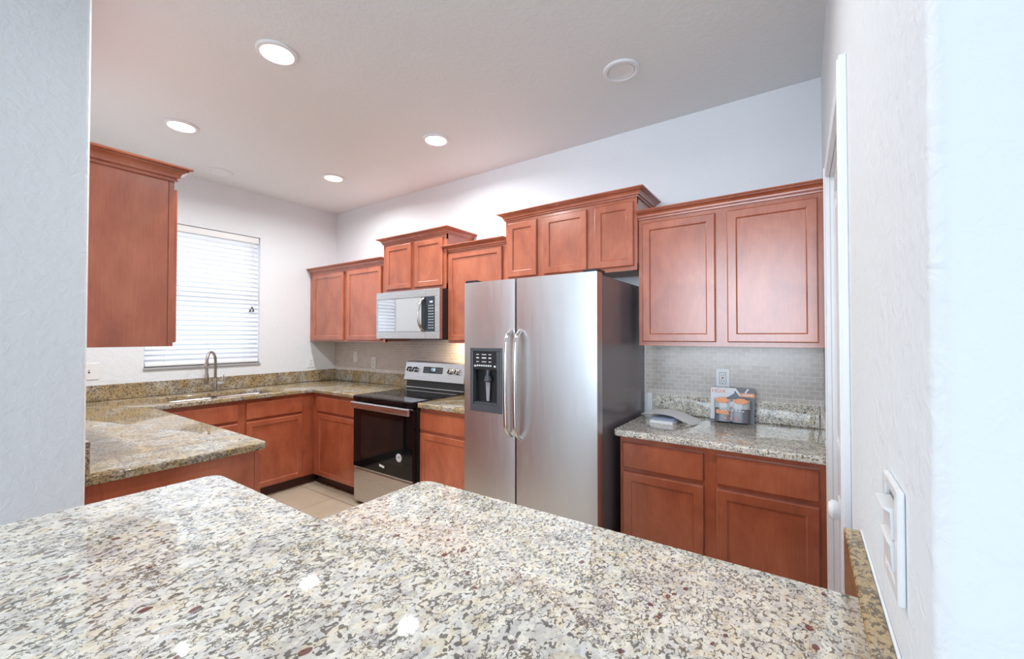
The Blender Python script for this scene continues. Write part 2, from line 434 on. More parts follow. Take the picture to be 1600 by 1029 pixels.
# pantry door and its casing
d1 = struct('door_1', bx(XR+.012, XR+.047, DY0+.004, DY1-.004, .012, DZ-.004), M_white)
d1['label'] = 'white panelled pantry door in the right wall'
for z0, z1 in ((1.0, 1.86), (.18, .80)):
    # raised panel with an arched head, its moulding a loop of tube
    y0, y1 = DY0+.11, DY1-.11; pts = []
    for k in range(13):
        a = math.pi*k/12; pts.append((y1-(y1-y0)*(1-math.cos(a))/2*1.0, z1 + .10*math.sin(a)*(1 if z0 > .9 else 0)))
    ring = [(XR+.012, y, z) for y, z in pts] + [(XR+.012, y0, z0), (XR+.012, y1, z0), (XR+.012, pts[0][0], pts[0][1])]
    s = B()
    for p, q in zip(ring, ring[1:]):
        if (Vector(p)-Vector(q)).length > .001: tube(s, [p, q], .008, 8)
    prism(s, [(y, z) for y, z in pts[::-1]] + [(y1, z0), (y0, z0)] if False else [(y1-.03, z0+.03), (y1-.03, z1-.02), (y0+.03, z1-.02), (y0+.03, z0+.03)], 0, .006, Matrix(((0,0,1,XR+.007),(1,0,0,0),(0,1,0,0),(0,0,0,1))))
    struct('door_panel', s, M_white, d1)
s = B(); lathe(s, [(0,0),(.026,0),(.026,.004),(.011,.010),(.010,.024),(.020,.030),(.0255,.038),(.0255,.046),(.018,.054),(0,.057)], (XR+.014, 1.398, .926), '-X', 28)
struct('door_knob', s, M_white, d1, 'round white door knob', True)
b = B()
cas = [(0,0),(.016,0),(.016,.010),(.012,.016),(.012,.040),(.008,.052),(.005,.058),(0,.058)]
box(b, XR-.016, XR, DY0-.058, DY0+.002, 0, DZ+.058, .003); box(b, XR-.016, XR, DY1-.002, DY1+.058, 0, DZ+.058, .003)
box(b, XR-.0155, XR, DY0, DY1, DZ, DZ+.058, .003)
box(b, XR-.020, XR-.010, DY1+.040, DY1+.054, 0, DZ+.05, .003); box(b, XR-.020, XR-.010, DY0-.054, DY0-.040, 0, DZ+.05, .003)
box(b, XR, XR+.09, DY0, DY0+.004, 0, DZ); box(b, XR, XR+.09, DY1-.004, DY1, 0, DZ); box(b, XR, XR+.09, DY0, DY1, DZ-.004, DZ)
struct('trim_1', b, M_white, None, 'white door casing around the pantry door')

# mosaic on the back wall
tag(obj('tile_backsplash', bx(XA+.001, -1.80, YB-.008, YB-.0005, BS-.002, UB+.012), M_tile, base=(-3.1, YB, BS)), 'beige brick mosaic backsplash behind the range and corner counter', 'backsplash')
tag(obj('tile_backsplash', bx(-.858, XR-.001, YB-.008, YB-.0005, BS-.002, UB+.012), M_tile, base=(-.4, YB, BS)), 'beige brick mosaic backsplash beside the refrigerator over the right counter', 'backsplash')

# ------------------------------------------------------------ cabinets
def MAPB(y): return lambda u, v, d: (u, y-d, v)          # faces -y (back wall)
def MAPA(x): return lambda u, v, d: (x+d, u, v)          # faces +x (window wall)
def MAPL(y): return lambda u, v, d: (u, y+d, v)          # faces +y (left return)
def panel_door(mp, u0, u1, v0, v1, fw=.042, th=.019, flat=False):
    """cabinet front: eased edge, flat frame, stepped-in centre panel; d is depth towards the room"""
    t = bmesh.new()
    def ring(i, d): return [t.verts.new(mp(u, v, d)) for u, v in ((u0+i, v0+i), (u1-i, v0+i), (u1-i, v1-i), (u0+i, v1-i))]
    if flat: seq = [(0, .0012), (0, th-.006), (.002, th-.0025), (.005, th)]
    else: seq = [(0, .0012), (0, th-.006), (.002, th-.002), (.0055, th), (fw, th), (fw+.0045, th-.0035), (fw+.006, th-.008)]
    rs = [ring(*s) for s in seq]
    for a, b_ in zip(rs, rs[1:]):
        for k in range(4): t.faces.new((a[k], a[(k+1)%4], b_[(k+1)%4], b_[k]))
    t.faces.new(rs[-1]); t.faces.new(rs[0][::-1])
    bm = B(); join(bm, t); return bm
CROWN = [(0,0),(.009,0),(.010,.006),(.007,.008),(.007,.0115),(.015,.0125),(.016,.0165),(.0165,.022),(.021,.029),(.029,.034),(.0385,.0365),(.0385,.0405),(.049,.0415),(.051,.045),(.050,.050),(0,.050)]
def wall_cab(label, x0, x1, zb, zt, face, doors, crown_path, crown_z, dz0, dz1, group='cherry wall cabinets', fside='B'):
    t = thing('wall_cabinet', label, 'cabinet', ((x0+x1)/2, face, zb), group)
    yb = YB-.0005
    b = B(); box(b, x0, x1, face+.019, yb, zb+.012, zt)
    obj('cabinet_body', b, M_wood, t)
    obj('underside', bx(x0+.018, x1-.018, face+.02, yb-.002, zb+.006, zb+.0125), M_cabin, t, label='pale underside of the cabinet')
    b = B(); e = [d for dd in doors for d in dd]
    box(b, x0, doors[0][0]+.016, face, face+.0185, zb, zt); box(b, doors[-1][1]-.016, x1, face, face+.0185, zb, zt)
    for a, c in zip(doors, doors[1:]): box(b, a[1]-.016, c[0]+.016, face, face+.0185, zb, zt)
    box(b, x0, x1, face+.0004, face+.0185, zb, dz0+.016); box(b, x0, x1, face+.0004, face+.0185, dz1-.016, zt)
    obj('face_frame', b, M_wood, t)
    for u0, u1 in doors: obj('door', panel_door(MAPB(face), u0, u1, dz0, dz1), M_wood, t)
    obj('crown_molding', sweep(B(), crown_path, CROWN, crown_z), M_wood, t)
    return t
e = .0006
wall_cab('two-door cherry wall cabinet in the far corner left of the microwave', XA+e, -3.148, UB, UT+.012, UF, [(-4.336, -3.786), (-3.722, -3.196)],
         [(XA+e, UF), (-3.166, UF)], UT-.006, 1.340, 2.030)
wall_cab('small raised two-door cherry cabinet directly above the microwave', -3.1465, -2.3605, 1.768, 2.222, 2.47, [(-3.098, -2.768), (-2.724, -2.394)],
         [(-3.147, YB-.001), (-3.147, 2.47), (-2.360, 2.47), (-2.360, YB-.001)], 2.211, 1.794, 2.185)
wall_cab('single-door cherry wall cabinet between microwave and refrigerator', -2.359, -1.772, UB, UT+.012, UF, [(-2.352, -1.816)],
         [(-2.405, UF), (-1.785, UF)], UT-.004, 1.345, 2.046)
wall_cab('tallest three-door cherry cabinet above the refrigerator', -1.7705, -.8075, 1.778, 2.224, 2.47, [(-1.744, -1.502), (-1.446, -1.128), (-1.075, -.826)],
         [(-1.771, YB-.001), (-1.771, 2.47), (-.807, 2.47), (-.807, YB-.001)], 2.214, 1.802, 2.190)
wall_cab('wide two-door cherry wall cabinet right of the refrigerator', -.806, XR-e, UB+.002, UT+.018, UF, [(-.782, -.387), (-.330, .062)],
         [(-.812, UF), (XR-e, UF)], UT+.012, 1.350, 2.050)
# wall cabinet on the left return: its end panel faces the room
lx, ly = -2.262, .657
t = thing('wall_cabinet', 'cherry wall cabinet at left with its plain end panel facing the room', 'cabinet', (lx-.45, YS, UB+.012), 'cherry wall cabinets')
z0l, z1l = UB+.014, UT+.008
obj('cabinet_body', bx(lx-.92, lx-.004, YS+.0005, ly-.019, z0l, z1l), M_wood, t)
obj('end_panel', bx(lx-.004, lx-.0005, YS+.0005, ly-.021, z0l+.001, z1l-.001), M_wood, t)
b = B(); box(b, lx-.92, lx, ly-.019, ly, z0l, z1l, .001); obj('face_frame', b, M_wood, t)
for u0, u1 in ((lx-.90, lx-.475), (lx-.445, lx-.020)): obj('door', panel_door(MAPL(ly), u0, u1, z0l+.016, z1l-.04), M_wood, t)
obj('crown_molding', sweep(B(), [(lx, YS+.001), (lx, ly), (lx-.92, ly)], [(o*1.05, h*1.2) for o, h in CROWN], z1l-.012), M_wood, t)

def base_cab(label, mp, body, toe, frame, fronts, loc, group='cherry base cabinets', extra=None):
    """fronts: (u0, u1) columns, each a drawer over a door"""
    t = thing('base_cabinet', label, 'cabinet', loc, group)
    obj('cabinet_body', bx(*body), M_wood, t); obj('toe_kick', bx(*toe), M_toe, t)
    u0, u1 = frame; ft = CT-CTH-.001
    b = B()
    def fb(a, c, v0, v1, d=0.0):
        p = mp(a, v0, -.0185); q = mp(c, v1, d); box(b, p[0], q[0], p[1], q[1], p[2], q[2])
    edges = [u0] + [x for f in fronts for x in f] + [u1]
    for k in range(0, len(edges), 2): fb(edges[k] - (.014 if k else 0), edges[k+1] + (.014 if k+2 < len(edges) else 0), .085, ft)
    fb(u0, u1, .085, .11, -.0004); fb(u0, u1, .645, .705, -.0004); fb(u0, u1, .80, ft, -.0004)
    obj('face_frame', b, M_wood, t)
    for a, c in fronts:
        obj('drawer_front', panel_door(mp, a, c, .688, .822, flat=True), M_wood, t)
        obj('door', panel_door(mp, a, c, .095, .666), M_wood, t)
    return t
ft = CT-CTH-.001
base_cab('two-door two-drawer cherry base cabinet right of the refrigerator', MAPB(BF), (-.812, XR-.018, BF+.019, YB-.001, .085, ft), (-.812, XR-.018, BF+.06, YB-.05, 0, .085),
         (-.812, XR-.002), [(-.795, -.398), (-.342, .050)], (-.36, BF, 0))
base_cab('narrow cherry base cabinet between range and refrigerator', MAPB(BF), (-2.355, -1.785, BF+.019, YB-.001, .085, ft), (-2.355, -1.785, BF+.06, YB-.05, 0, .085),
         (-2.355, -1.785), [(-2.345, -1.80)], (-2.07, BF, 0))
base_cab('cherry base cabinet in the inner corner left of the range', MAPB(BF), (AF+.002, -3.092, BF+.019, YB-.001, .085, ft), (AF+.002, -3.092, BF+.045, YB-.05, 0, .085),
         (AF+.001, -3.092), [(-3.722, -3.105)], (-3.45, BF, 0))
base_cab('cherry sink base cabinet below the window', MAPA(AF), (XA+.001, AF-.019, .962, BF+.6, .085, ft-.19), (XA+.05, AF-.035, .93, BF+.045, 0, .085),
         (.962, BF-.001), [(1.04, 1.539), (1.600, 2.074)], (AF, 1.55, 0))
# left return base cabinet: end panel faces the room
ex = -2.105; ey = .945
t = thing('base_cabinet', 'cherry base cabinet end under the left counter return', 'cabinet', (-2.6, ey, 0), 'cherry base cabinets')
obj('cabinet_body', bx(AF+.03, ex-.004, YS+.001, ey-.019, .085, ft), M_wood, t)
obj('end_panel', bx(ex-.004, ex-.0005, YS+.001, ey-.021, .0, ft-.001), M_wood, t)
obj('face_frame', bx(AF+.03, ex, ey-.019, ey, .085, ft, .001), M_wood, t)
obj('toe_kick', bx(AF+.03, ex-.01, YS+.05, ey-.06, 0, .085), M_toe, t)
for u0, u1 in ((-3.62, -3.14), (-3.10, -2.64), (-2.60, -2.125)):
    obj('drawer_front', panel_door(MAPL(ey), u0, u1, .688, .822, flat=True), M_wood, t); obj('door', panel_door(MAPL(ey), u0, u1, .095, .666), M_wood, t)
# peninsula base cabinet under the lower counter by the bar
t = thing('base_cabinet', 'cherry base cabinet hidden beneath the granite counter in front of the bar', 'cabinet', (-.5, .7, 0), 'cherry base cabinets')
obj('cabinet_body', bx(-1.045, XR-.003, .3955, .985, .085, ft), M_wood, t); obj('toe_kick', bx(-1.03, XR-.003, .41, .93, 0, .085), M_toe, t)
for u0, u1 in ((-1.02, -.53), (-.47, .02)):
    obj('drawer_front', panel_door(MAPL(.985), u0, u1, .688, .822, flat=True), M_wood, t); obj('door', panel_door(MAPL(.985), u0, u1, .095, .666), M_wood, t)

# ------------------------------------------------------------ granite
LX1, LYi = -2.070, .970       # left return: end and inner edge
CFX, CFY = -3.770, 2.150      # counter fronts
sink_hole = round_poly([(-4.205, 1.13, .03), (-3.865, 1.13, .03), (-3.865, 1.885, .03), (-4.205, 1.885, .03)], 6)
t = thing('granite_countertop', 'U-shaped granite countertop with the sink, from left return to range', 'countertop', (-3.9, 1.6, CT-CTH), 'granite countertops')
out = round_poly([(XA+.001, YS+.001, 0), (LX1, YS+.001, 0), (LX1, LYi, .03), (CFX, LYi, .015), (CFX, CFY, .015), (-3.088, CFY, .01), (-3.088, YB-.001, 0), (XA+.001, YB-.001, 0)], 6)
obj('stone_slab', slab('slab', out, [sink_hole], CT, CTH), M_gran_lamplit, t, True)
b = B(); box(b, XA+.0008, XA+.020, YS+.02, YB-.002, CT+.0003, BS, .003); obj('upstand', b, M_gran_lamplit, t)
b = B(); box(b, XA+.0205, -3.112, YB-.021, YB-.0008, CT+.0003, BS, .003); obj('upstand', b, M_gran_lamplit, t)
b = B(); box(b, XA+.0205, LX1-.012, YS+.0008, YS+.020, CT+.0003, BS, .003); obj('upstand', b, M_gran_lamplit, t)
t = thing('granite_countertop', 'short granite countertop between range and refrigerator', 'countertop', (-2.1, 2.45, CT-CTH), 'granite countertops')
obj('stone_slab', slab('slab', round_poly([(-2.352, CFY-.01, .03), (-1.765, CFY-.01, .01), (-1.765, YB-.001, 0), (-2.352, YB-.001, 0)], 6), [], CT, CTH), M_gran_lamplit, t, True)
b = B(); box(b, -2.335, -1.765, YB-.021, YB-.0008, CT+.0003, BS, .003); obj('upstand', b, M_gran_lamplit, t)
t = thing('granite_countertop', 'granite countertop right of the refrigerator holding a boxed pack', 'countertop', (-.37, 2.45, CT-CTH), 'granite countertops')
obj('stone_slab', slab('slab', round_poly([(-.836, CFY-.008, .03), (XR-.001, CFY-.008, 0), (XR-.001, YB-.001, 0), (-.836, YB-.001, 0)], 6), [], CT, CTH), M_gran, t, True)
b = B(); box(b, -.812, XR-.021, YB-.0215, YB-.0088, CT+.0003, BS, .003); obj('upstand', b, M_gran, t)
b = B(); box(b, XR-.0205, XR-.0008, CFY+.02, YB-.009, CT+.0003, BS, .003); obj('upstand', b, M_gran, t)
t = thing('granite_countertop', 'lower granite counter just beyond the raised bar top', 'countertop', (-.5, .7, CT-CTH), 'granite countertops')
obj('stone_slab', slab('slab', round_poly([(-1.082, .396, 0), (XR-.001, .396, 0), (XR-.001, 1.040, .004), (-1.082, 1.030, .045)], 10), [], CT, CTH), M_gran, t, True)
b = B(); box(b, XR-.029, XR-.004, .52, 1.05, CT+.0003, BS+.003, .003); obj('upstand', b, M_gran_lamplit, t)
b = B(); box(b, XR-.0042, XR-.0003, .52, 1.05, BS-.006, BS+.0045, .0015); obj('caulk_line', b, M_caulk, t, label='white caulk line')
t = thing('granite_bar_top', 'raised granite bar top filling the foreground', 'bar top', (-.5, .2, BART-CTH))
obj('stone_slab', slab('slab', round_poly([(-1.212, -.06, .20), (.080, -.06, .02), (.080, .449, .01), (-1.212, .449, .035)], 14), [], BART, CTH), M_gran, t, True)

# filler strip where the upstand stops at the refrigerator
tag(obj('filler_strip', bx(-.846, -.8135, YB-.020, YB-.0085, CT, BS+.002, .001), M_caulk, base=(-.83, YB-.02, CT)), 'white filler strip between refrigerator and granite upstand', 'trim strip')

# sink and faucet
t = thing('kitchen_sink', 'undermount stainless double-bowl sink below the window', 'sink', (-4.03, 1.5, CT-.2))
for y0, y1 in ((1.125, 1.50), (1.515, 1.89)):
    b = B(); tt = bmesh.new(); x0, x1 = -4.21, -3.86
    seq = [(0, CT-CTH-.001), (.006, CT-CTH-.012), (.02, CT-.17), (.05, CT-.19)]
    rs = [[tt.verts.new((x, y, z)) for x, y in round_poly([(x0+i, y0+i, .03), (x1-i, y0+i, .03), (x1-i, y1-i, .03), (x0+i, y1-i, .03)], 5)] for i, z in seq]
    for a, c in zip(rs, rs[1:]):
        for k in range(len(a)): tt.faces.new((a[k], a[(k+1)%len(a)], c[(k+1)%len(a)], c[k]))
    tt.faces.new(rs[-1]); join(b, tt)
    bmesh.ops.solidify(b, geom=list(b.faces), thickness=-.0015)
    bo = obj('bowl', b, M_steelh, t, True)
    obj('drain', lathe(B(), [(0,.004),(.035,.004),(.04,.001),(.04,-.002),(0,-.002)], ((x0+x1)/2, (y0+y1)/2, CT-.189), n=24), M_chrome, bo, True)
FX, FY = -4.262, 1.545
t = thing('kitchen_faucet', 'brushed nickel gooseneck pull-down faucet behind the sink', 'faucet', (FX, FY, CT))
b = B(); lathe(b, [(0,0),(.026,0),(.026,.006),(.017,.010),(.0165,.11),(.013,.12),(0,.12)], (FX, FY, CT), n=28); obj('body', b, M_nickel, t, True)
dx, dy = .085, -.095
arc = [(FX, FY, CT+.115), (FX, FY, CT+.27)]
for k in range(1, 13):
    a = math.pi*k/12; f = (1-math.cos(a))/2
    arc.append((FX+dx*f, FY+dy*f, CT+.27+.085*math.sin(a)))
b = B(); tube(b, arc, .0115, 14); obj('gooseneck', b, M_nickel, t, True)
b = B(); lathe(b, [(0,.19),(.012,.19),(.013,.18),(.016,.172),(.016,.15),(.012,.145),(.0125,.09),(.017,.07),(.0185,0),(.015,-.006),(0,-.006)], (FX+dx, FY+dy, CT+.085), n=24)
obj('spray_head', b, M_nickel, t, True)
b = B(); tube(b, [(FX, FY, CT+.075), (FX+.012, FY+.06, CT+.075)], .0115, 14); tube(b, [(FX+.010, FY+.05, CT+.078), (FX+.012, FY+.062, CT+.15)], [.006, .004], 10)
obj('lever_handle', b, M_chrome, t, True)

# ------------------------------------------------------------ refrigerator
FX0, FX1, FZ = -1.763, -.862, 1.716
t = thing('refrigerator', 'side-by-side stainless steel refrigerator with dispenser', 'refrigerator', ((FX0+FX1)/2, 2.4, 0))
obj('cabinet_body', bx(FX0+.006, FX1-.004, 2.072, YB-.03, .02, FZ-.012, .006), M_fside, t, label='dark grey enamel cabinet')
obj('toe_grille', bx(FX0+.02, FX1-.02, 2.09, 2.13, 0, .06, .003), M_blackp, t)
def door_skin(u0, u1, z0, z1, yf, yb, curve, holes=None):
    """slightly bowed door front with rounded vertical edges"""
    n = 14; sec = []
    for k in range(n+1):
        s_ = k/n; u = u0 + (u1-u0)*s_; e_ = min(s_, 1-s_)*(u1-u0); rd = .012
        y = yf + curve*(2*s_-1)**2
        sec.append((u, y))
    sec[0] = (u0, sec[0][1]+.012); sec[-1] = (u1, sec[-1][1]+.012)
    sec.insert(1, (u0+.003, sec[1][1]+.002)); sec.insert(-1, (u1-.003, sec[-2][1]+.002))
    return sec + [(u1, yb), (u0, yb)]
SP = -1.368
# dispenser recess sits in the left door: build that door from four slabs around it
DU0, DU1, DV0, DV1 = -1.703, -1.462, .922, 1.311
b = B(); prism(b, door_skin(SP+.003, FX1, .075, FZ, 2.0, 2.066, .006), .075, FZ, bev=.003); dr = obj('door', b, M_steel, t, True)
b = B()
sec = door_skin(FX0, SP-.003, .075, FZ, 2.0, 2.066, .006)
prism(b, sec, .075, DV0); prism(b, sec, DV1, FZ)
def cut(sec, a, c):
    top = [p for p in sec[:-2] if a < p[0] < c]
    def yat(u):
        for p, q in zip(sec[:-2], sec[1:-2]):
            if p[0] <= u <= q[0]: return p[1] + (q[1]-p[1])*(u-p[0])/max(1e-6, q[0]-p[0])
        return sec[0][1]
    return [(a, yat(a))] + top + [(c, yat(c)), (c, 2.066), (a, 2.066)]
prism(b, cut(sec, FX0, DU0), DV0, DV1); prism(b, cut(sec, DU1, SP-.003), DV0, DV1)
bmesh.ops.remove_doubles(b, verts=list(b.verts), dist=1e-5)
dl = obj('door', b, M_steel, t, True)
# dispenser
b = B(); fw = .022
for a, c, v0, v1 in ((DU0, DU1, DV0, DV0+.045), (DU0, DU1, DV1-.022, DV1), (DU0, DU0+fw, DV0+.045, DV1-.022), (DU1-fw-.012, DU1, DV0+.045, DV1-.022)):
    box(b, a, c, 1.993, 2.03, v0, v1, .003)
box(b, DU0, DU1, 2.058, 2.066, DV0, DV1)
ds = obj('dispenser', b, M_greyp, t, label='charcoal ice and water dispenser')
b = B(); v0 = 1.178; box(b, DU0+fw, DU1-fw-.012, 1.997, 2.03, v0, DV1-.022, .003); obj('control_panel', b, M_blackp, ds)
b = B()
for k in range(3):
    zz = 1.268-.022*k
    for u, w in ((-1.655, .020), (-1.612, .034), (-1.560, .020)): box(b, u, u+w, 1.9962, 1.9975, zz, zz+.004+(.003 if k == 1 else 0))
for k in range(7): box(b, -1.652+.017*k, -1.652+.017*k+.011, 1.9962, 1.9975, 1.198, 1.207)
for u in (-1.672, -1.52): box(b, u, u+.014, 1.9962, 1.9975, 1.195, 1.205)
obj('control_marks', b, M_print, ds, label='pale control markings')
b = B(); box(b, DU0+fw, DU1-fw-.012, 2.045, 2.06, DV0+.045, v0); box(b, DU0+fw, DU1-fw-.012, 2.0, 2.06, DV0+.045, DV0+.052)
obj('recess', b, M_blackp, ds)
b = B(); tube(b, [(-1.592, 2.04, 1.178), (-1.592, 2.03, 1.135)], [.022, .014], 14); lathe(b, [(0,.03),(.018,.03),(.026,0),(.020,-.006),(0,-.006)], (-1.585, 2.025, 1.11), n=20)
obj('spout', b, M_greyp, ds, True)
b = B(); prism(b, [(-1.607, 1.10), (-1.573, 1.10), (-1.580, .985), (-1.600, .985)], 0, .006, Matrix(((1,0,0,0),(0,0,1,2.028),(0,1,0,0),(0,0,0,1))))
obj('paddle', b, mat('grey_paddle', (.30,.29,.33), .2), ds)
b = B(); box(b, DU0+fw+.004, DU1-fw-.016, 1.996, 2.05, DV0+.046, DV0+.056, .003); obj('drip_tray', b, M_greyp, ds)
# bowed handles
def handle(x, z0, z1, parent, m):
    b = B(); pts = []
    for k in range(25):
        s_ = k/24; z = z1 + (z0-z1)*s_
        e_ = min(s_, 1-s_)
        out_ = .050*min(1, (e_/.085))**.55 + .012*math.sin(math.pi*s_)
        pts.append((x, 2.004-out_, z))
    tube(b, pts, .0135, 14, flat=.75, up=(1,0,0))
    return obj('handle', b, m, parent, True)
handle(SP-.030, .800, 1.415, dl, M_chrome); handle(SP+.036, .792, 1.415, dr, M_chrome)
for u0, u1 in ((FX0+.004, FX0+.085), (FX1-.085, FX1-.004)):
    obj('hinge_cover', bx(u0, u1, 2.012, 2.12, FZ-.002, FZ+.016, .004), M_blackp, t)

# ------------------------------------------------------------ range
RX0, RX1, RY = -3.083, -2.362, 2.120
t = thing('electric_range', 'stainless freestanding electric range with black glass cooktop', 'range', ((RX0+RX1)/2, 2.45, 0))
obj('oven_body', bx(RX0+.004, RX1-.002, RY+.045, YB-.012, .03, .845, .003), M_blackp, t)
b = B(); box(b, RX0, RX1, RY-.005, YB-.10, .846, .893, .008); ck = obj('cooktop', b, M_black, t)
M_burn = mat('burner_print', (.10,.10,.10), .2)
for (u, v, r) in ((-2.91, 2.30, .10), (-2.54, 2.30, .085), (-2.91, 2.56, .075), (-2.54, 2.56, .10)):
    b = lathe(B(), [(r, .0004), (r+.002, .0006), (r+.002, .0001), (r, .0001)], (u, v, .893), n=48, closed=True)
    obj('burner_ring', b, M_burn, ck)
# backguard
px0, px1 = RX0-.018, RX1+.008
b = B(); prism(b, [(YB-.115, .890), (YB-.105, .972), (YB-.012, .972), (YB-.012, .890)], RX0, RX1, Matrix(((0,0,1,0),(1,0,0,0),(0,1,0,0),(0,0,0,1)))); obj('rear_vent', b, M_blackp, t)
obj('vent_trim', bx(RX0, RX1, YB-.118, YB-.110, .903, .912, .002), M_chrome, t)
b = B(); prism(b, [(YB-.130, .978), (YB-.098, 1.138), (YB-.082, 1.146), (YB-.012, 1.146), (YB-.012, .972), (YB-.126, .972)], px0, px1, Matrix(((0,0,1,0),(1,0,0,0),(0,1,0,0),(0,0,0,1))), bev=.003)
bgd = obj('control_panel', b, M_steelh, t)
tilt = math.atan2(.032, .160)
def on_panel(u, z, off=0.0):
    y = YB-.130 + .032*(z-.978)/.160; return Vector((u, y - off*math.cos(tilt), z + off*math.sin(tilt)))
rp = Matrix.Rotation(-tilt, 4, 'X')
b = B(); tt = bx(-.122, .122, -.0015, .004, -.029, .029, bev=.002); join(b, tt, Matrix.Translation(on_panel(-2.735, 1.073)) @ rp); dsp = obj('display', b, M_disp, bgd)
b = B()
def seg7(b, s_, u, z, h, gap, th=.0022):
    SEG = {'0':'abcdef','1':'bc','2':'abged','3':'abgcd','4':'fgbc','5':'afgcd','6':'afgedc','7':'abc','8':'abcdefg','9':'abcfgd'}
    w = h*.5
    for ch in s_:
        if ch == ':':
            for zz in (z+h*.28, z+h*.66): box(b, u, u+th, -.0022, -.0014, zz, zz+th)
            u += th+gap; continue
        for k in SEG[ch]:
            r_ = {'a':(0,w,h-th,h),'d':(0,w,0,th),'g':(0,w,h/2-th/2,h/2+th/2),'f':(0,th,h/2,h),'b':(w-th,w,h/2,h),'e':(0,th,0,h/2),'c':(w-th,w,0,h/2)}[k]
            box(b, u+r_[0], u+r_[1], -.0022, -.0014, z+r_[2], z+r_[3])
        u += w+gap
tt = B(); seg7(tt, '1:58', -.028, -.006, .026, .005)
join(b, tt, Matrix.Translation(on_panel(-2.735, 1.073)) @ rp); obj('clock_digits', b, emit('clock_glow', (.6,.85,1.0), 1.2), dsp)
M_dim = mat('dim_print', (.35,.38,.42), .4)
for a0 in (-.112, .045):
    b = B(); tt = B()
    for k in range(4):
        for j in range(3): box(tt, a0+.018*k, a0+.018*k+.010, -.0022, -.0014, -.020+.015*j, -.016+.015*j)
    join(b, tt, Matrix.Translation(on_panel(-2.735, 1.073)) @ rp); obj('touch_keys', b, M_dim, dsp)
for u in (-3.034, -2.957, -2.517, -2.440):
    b = B(); tt = B(); lathe(tt, [(0,.030),(.017,.030),(.021,.026),(.0225,.004),(.026,0),(0,0)], (0,0,0), '-Y', 28)
    join(b, tt, Matrix.Translation(on_panel(u, 1.071, .0005)) @ rp); kb = obj('knob', b, M_chrome, bgd, True)
    b = B(); tt = bx(-.0045, .0045, -.038, -.029, -.019, .019, bev=.002); join(b, tt, Matrix.Translation(on_panel(u, 1.071)) @ rp @ Matrix.Rotation(R(25), 4, 'Y')); obj('knob_grip', b, M_greyp, kb)
for u in (-2.995, -2.478):
    for s_ in (-1, 1):
        b = B(); join(b, bx(u+s_*.064-.004, u+s_*.064+.004, -.001, .002, -.032, -.026), Matrix.Translation(on_panel(0, 1.071)) @ rp); obj('knob_mark', b, M_greyp, bgd)
# oven door, handle, drawer
b = B(); box(b, RX0+.002, RX1-.002, RY, RY+.042, .300, .842, .004); od = obj('oven_door', b, M_black, t)
b = B(); box(b, RX0+.012, RX1-.008, RY-.038, RY-.016, .792, .846, .008, 3)
box(b, RX0+.002, RX1-.002, RY-.004, RY+.01, .830, .842, .002)
for u in (RX0+.07, RX1-.09): box(b, u, u+.03, RY-.02, RY+.002, .805, .835, .004)
obj('door_handle', b, M_steelh, od)
obj('oven_window', bx(RX0+.10, RX1-.11, RY-.0008, RY+.001, .40, .74), mat('oven_window_glass', (.012,.013,.014), .02), od)
obj('door_trim', bx(RX0+.002, RX1-.002, RY-.0015, RY+.01, .300, .312, .001), M_steelh, od)
obj('storage_drawer', bx(RX0+.002, RX1-.002, RY+.006, RY+.045, .025, .292, .006, 3), M_steelh, t)
for u in (RX0+.06, RX1-.06): obj('foot', lathe(B(), [(0,.03),(.02,.03),(.022,0),(0,0)], (u, RY+.10, 0), n=16), M_blackp, t)
for u in (RX0+.06, RX1-.06): obj('foot', lathe(B(), [(0,.03),(.02,.03),(.022,0),(0,0)], (u, YB-.10, 0), n=16), M_blackp, t)
b = B(); lathe(b, [(0,.0012),(.031,.0012),(.031,0),(0,0)], (-2.514, RY-.0008, .463), '-Y', 32); st = tag(obj('round_sticker', b, M_paper, base=(-2.514, RY, .463)), 'round white sticker with a swirl on the oven door', 'sticker')
b = B()
for r_ in (.024,): lathe(b, [(r_, .0016), (r_+.0025, .0016), (r_+.0025, .0005), (r_, .0005)], (-2.514, RY-.0008, .463), '-Y', 32, closed=True)
sw = []
for k in range(22):
    a = R(-30 + k*17); rad = .017 - .00045*k; sw.append((-2.514 + rad*math.cos(a), RY-.0022, .463 + rad*math.sin(a)))
tube(b, [(-2.522, RY-.0022, .466), (-2.497, RY-.0022, .4665)], .0018, 6); tube(b, sw, .0018, 6)
obj('swirl_mark', b, M_greyp, st)
b = B(); join(b, bx(-.030, .030, -.0008, 0, -.009, .009), Matrix.Translation((-2.713, RY-.0008, .366)) @ Matrix.Rotation(R(8), 4, 'Y'))
tag(obj('tape_scrap', b, M_paper, base=(-2.713, RY, .366)), 'small white tape scrap low on the oven door glass', 'sticker')

# ------------------------------------------------------------ microwave
MX0, MX1, MY, MZ0, MZ1 = -3.130, -2.350, 2.380, 1.359, 1.763
t = thing('microwave', 'stainless over-the-range microwave above the cooktop', 'microwave', ((MX0+MX1)/2, 2.6, MZ0))
obj('housing', bx(MX0+.003, MX1-.003, MY+.035, YB-.0095, MZ0-.006, MZ1-.002, .003), M_blackp, t)
SM = -2.506
b = B(); wx0, wx1, wz0, wz1 = MX0+.022, SM-.012, 1.418, 1.700
for a, c, v0, v1 in ((MX0, SM-.0008, MZ0, wz0), (MX0, SM-.0008, wz1, MZ1), (MX0, wx0, wz0, wz1)): box(b, a, c, MY, MY+.034, v0, v1, .0025)
mdoor = obj('door', b, M_steelh, t)
b = B(); box(b, wx0, SM-.001, MY+.002, MY+.034, wz0, wz1); dg = obj('door_window', b, M_blackp, mdoor)
b = B(); box(b, wx0+.002, SM-.05, MY+.0006, MY+.0022, wz0+.002, wz1-.002); obj('window_glass', b, M_mwglass, mdoor)
b = B()
